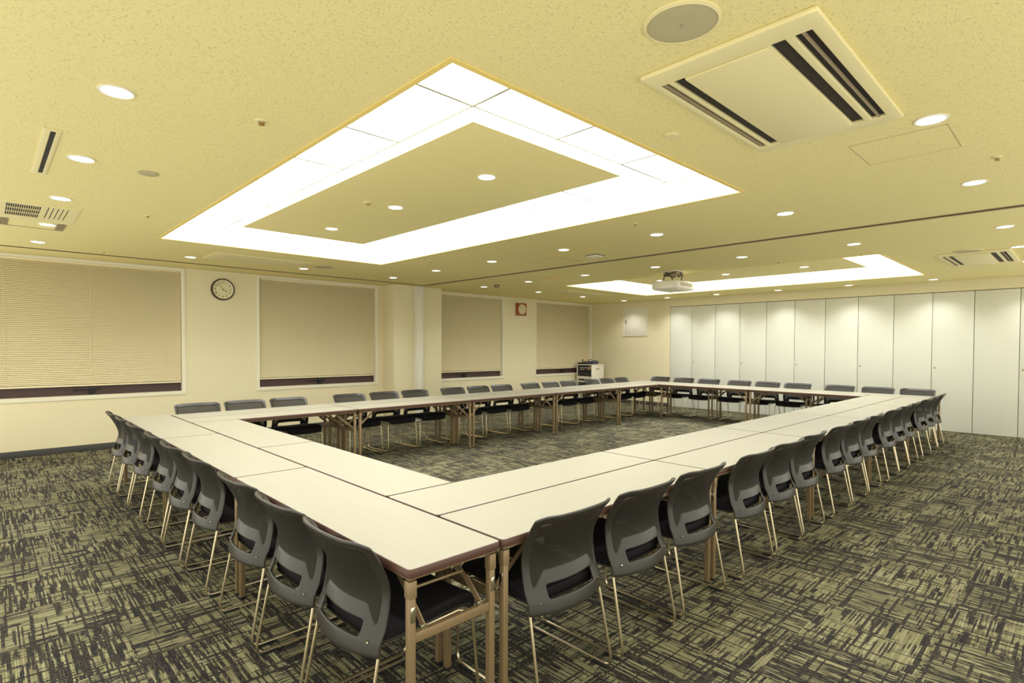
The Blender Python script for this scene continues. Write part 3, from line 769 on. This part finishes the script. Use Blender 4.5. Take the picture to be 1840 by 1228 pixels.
# ------------------------------------------------------------------ chairs (built facing +y, rear feet on y = 0)
def interp(tab, z):
    if z <= tab[0][0]: return tab[0][1]
    for (a, b), (c, d) in zip(tab, tab[1:]):
        if z <= c:
            t_ = (z - a) / (c - a); t_ = t_ * t_ * (3 - 2 * t_) * .5 + t_ * .5
            return b + (d - b) * t_
    return tab[-1][1]
PROF = [(.36, .076), (.41, .080), (.48, .110), (.57, .142), (.65, .116), (.72, .076), (.80, .026)]
WRAP = [(.36, .060), (.45, .058), (.58, .058), (.70, .056), (.80, .055)]
POW = [(.36, 2.2), (.56, 2.4), (.70, 3.0), (.80, 3.5)]
def back_pt(s, z, off=0.0):
    y = interp(PROF, z) - interp(WRAP, z) * (1 - abs(s) ** interp(POW, z))
    hw = interp([(.36, .234), (.50, .232), (.62, .230), (.72, .233), (.80, .240)], z)
    return Vector((s * hw, y + off, z))
SS = [-1, -.95, -.86, -.82, -.67, -.62, -.58, -.25, 0, .25, .58, .62, .67, .82, .86, .95, 1]
def row_z(k, s):                              # k: row index
    a = abs(s)
    drop = .020 * max(0, (a - .76) / .24) ** 2.4
    top = .796 - drop
    q = max(0, min(1, (a - .60) / .20)); q = q * q * (3 - 2 * q)
    m0 = .528 - .062 * q                       # lower edge of the mesh opening
    rows = [.374 - .006 * (1 - a), .390, .423 - .002 * q, .429 - .004 * q, .482 - .040 * q, .489 - .040 * q, m0 - .006, m0 + .010, .60, .68, top - .050, top - .036, top - .010, top]
    return rows[k]
NR = 14
def build_shell(keep, thick, off=0.0):
    idx = {}; V = []; Fs = []
    def vi(i, j, k):
        if (i, j, k) not in idx:
            s = SS[i]; z = row_z(j, s); pt = back_pt(s, z)
            e = .004
            dzx = back_pt(s, z + e) - back_pt(s, z - e); dsx = back_pt(min(1.0, s + e), z) - back_pt(max(-1.0, s - e), z)
            nrm = dsx.cross(dzx).normalized()       # points to -y (rear)
            if nrm.y > 0: nrm = -nrm
            idx[(i, j, k)] = len(V); V.append(pt - nrm * off + nrm * (thick if k else 0))
        return idx[(i, j, k)]
    n1, n2 = len(SS) - 1, NR - 1
    ok = lambda i, j: 0 <= i < n1 and 0 <= j < n2 and keep(i, j)
    for i in range(n1):
        for j in range(n2):
            if not ok(i, j): continue
            Fs.append((vi(i, j, 0), vi(i + 1, j, 0), vi(i + 1, j + 1, 0), vi(i, j + 1, 0)))
            Fs.append((vi(i, j, 1), vi(i, j + 1, 1), vi(i + 1, j + 1, 1), vi(i + 1, j, 1)))
            if not ok(i - 1, j): Fs.append((vi(i, j, 0), vi(i, j + 1, 0), vi(i, j + 1, 1), vi(i, j, 1)))
            if not ok(i + 1, j): Fs.append((vi(i + 1, j, 0), vi(i + 1, j, 1), vi(i + 1, j + 1, 1), vi(i + 1, j + 1, 0)))
            if not ok(i, j - 1): Fs.append((vi(i, j, 0), vi(i, j, 1), vi(i + 1, j, 1), vi(i + 1, j, 0)))
            if not ok(i, j + 1): Fs.append((vi(i, j + 1, 0), vi(i + 1, j + 1, 0), vi(i + 1, j + 1, 1), vi(i, j + 1, 1)))
    return MB().add(V, Fs)
def is_mesh(i, j): return 2 <= i <= 13 and 7 <= j <= 10
def is_slot(i, j): return 5 <= i <= 10 and j in (3,)
me_back = build_shell(lambda i, j: not is_mesh(i, j) and not is_slot(i, j), .013).mesh('back_frame', M['plastic'], subsurf=2)
me_net = build_shell(lambda i, j: 1 <= i <= 14 and 6 <= j <= 11, .002, -.008).mesh('back_mesh', M['mesh'], subsurf=1)
# seat pad with a waterfall front
def seat_mesh(z_off, th, mt, name, grow=0.0, bev=.010):
    xs = [-.215, -.17, -.09, 0, .09, .17, .215]
    ys = [(.088, .442), (.16, .440), (.26, .447), (.36, .456), (.45, .464), (.505, .457), (.535, .428)]
    mb = MB(); V = []; nx = len(xs)
    for k in (0, 1):
        for y, z in ys:
            for x in xs:
                f_ = 1 - .06 * max(0, (.2 - y) / .12)
                zz = z + .010 * (abs(x) / .215) ** 2 + z_off - (th if k else 0)
                V.append((x * f_ * (1 + grow), y + (-.012 if (k and y > .52) else 0), zz))
    N = nx * len(ys); Fs = []
    for j in range(len(ys) - 1):
        for i in range(nx - 1):
            a = j * nx + i; Fs.append((a, a + 1, a + nx + 1, a + nx)); Fs.append((N + a, N + a + nx, N + a + nx + 1, N + a + 1))
    for j in range(len(ys) - 1):
        a = j * nx; Fs.append((a, a + nx, N + a + nx, N + a)); a = j * nx + nx - 1; Fs.append((a, N + a, N + a + nx, a + nx))
    for i in range(nx - 1):
        Fs.append((i, N + i, N + i + 1, i + 1)); a = (len(ys) - 1) * nx + i; Fs.append((a, a + 1, N + a + 1, N + a))
    return mb.add(V, Fs).mesh(name, mt, bevel=bev, subsurf=1)
me_seat = seat_mesh(.006, .046, M['seat'], 'seat')
me_shell = seat_mesh(-.039, .012, M['plastic'], 'seat_shell', -.03, .003)
def arc(p0, p1, p2, n=5):          # quadratic corner
    return [tuple((1 - t) ** 2 * Vector(p0) + 2 * t * (1 - t) * Vector(p1) + t * t * Vector(p2)) for t in [i / n for i in range(n + 1)]]
def sled(s):
    xb, xf = s * .238, s * .238
    pts = [(s * .222, .082, .43), (s * .226, .070, .36)]
    pts += arc((s * .236, .012, .07), (xb, 0.000, .0145), (xb, .045, .0145))
    pts += arc((xf, .475, .0145), (xf, .530, .0145), (xf, .527, .07))
    pts += arc((s * .228, .505, .36), (s * .226, .500, .402), (s * .190, .46, .402))
    pts += [(s * .185, .30, .395), (s * .185, .12, .398)]
    return MB().tube(pts, .0065, 8).mesh('sled_leg', M['rod'], smooth=True)
me_sl = {s: sled(s) for s in (1, -1)}
me_cross = MB().tube([(-.185, .30, .392), (.185, .30, .392)], .006, 8).mesh('cross_bar', M['rod'], smooth=True)
me_glide = MB().box(-.012, .012, -.040, .040, 0, .0140).mesh('glide', M['rubber'], bevel=.002)
me_screw = MB().lathe([(.006, -.002), (.005, .003)], (0, 0, 0), 10, 'y').mesh('screw', M['chrome'])
def make_chair(loc, rz, label, group):
    t = thing('meeting_chair', label, 'chair', loc, rz, group)
    bf = link('back_frame', me_back, t)
    for s in (1, -1):
        q = back_pt(s * .82, .425, -.017); link('screw', me_screw, bf, q, label='small round screw')
    link('back_mesh', me_net, t); link('seat', me_seat, t, label='black padded seat'); link('seat_shell', me_shell, t)
    for s in (1, -1):
        lg = link('sled_leg', me_sl[s], t, label='bent steel rod leg')
        for y in (.066, .455): link('glide', me_glide, lg, (s * .238, y, 0), label='black floor glide')
    link('cross_bar', me_cross, t)
    return t
proto_c = None
def chair(x, y, rz, label, group):
    global proto_c
    if proto_c is None: proto_c = make_chair((x, y, 0), rz, label, group)
    else:
        c = dup(proto_c, (x, y, 0), rz, label); c['group'] = group
rj = random.Random(3)
RX = [1.81, 2.375, 2.95, 3.67, 4.225, 4.765, 5.49, 6.035, 6.565, 7.33, 7.85, 8.365, 9.13, 9.65, 10.165]
for i, x in enumerate(RX):
    chair(x, 1.456 + rj.uniform(-.005, .006), math.radians(rj.uniform(-1, 1)), 'grey mesh back chair on the right side row, %s' % (('%s from the near corner' % ORD[i + 1]) if i < 8 else ('%s from the far end' % ORD[15 - i]) if i < 14 else 'last one at the far end'), 'meeting chairs along the right side')
LY = [1.905, 2.42, 2.975, 3.72, 4.285, 4.85, 5.58, 6.12, 6.65]
for i, y in enumerate(LY):
    chair(.905 + rj.uniform(-.004, .006), y, -PI / 2 + math.radians(rj.uniform(-1, 1)), 'grey mesh back chair on the left side row, %s from the near corner' % ORD[i + 1], 'meeting chairs along the left side')
WX = [1.78, 2.30, 2.83, 3.68, 4.23, 4.765, 5.49, 6.03, 6.56, 7.29, 7.83, 8.36, 9.10, 9.64, 10.16]
for i, x in enumerate(WX):
    chair(x, 7.085 + rj.uniform(-.01, .012), PI + math.radians(rj.uniform(-1.2, 1.2)), 'grey mesh back chair on the window side row, %s' % (('%s from the left' % ORD[i + 1]) if i < 8 else ('%s from the far corner' % ORD[15 - i])), 'meeting chairs along the window side')
FY = [6.65, 6.08, 5.50, 4.85, 4.30, 3.75, 3.05, 2.47, 1.92]
for i, y in enumerate(FY):
    chair(11.15 + rj.uniform(-.01, .01), y, PI / 2 + math.radians(rj.uniform(-1, 1)), 'grey mesh back chair on the far side row, %s from the left' % ORD[i + 1], 'meeting chairs along the far side')
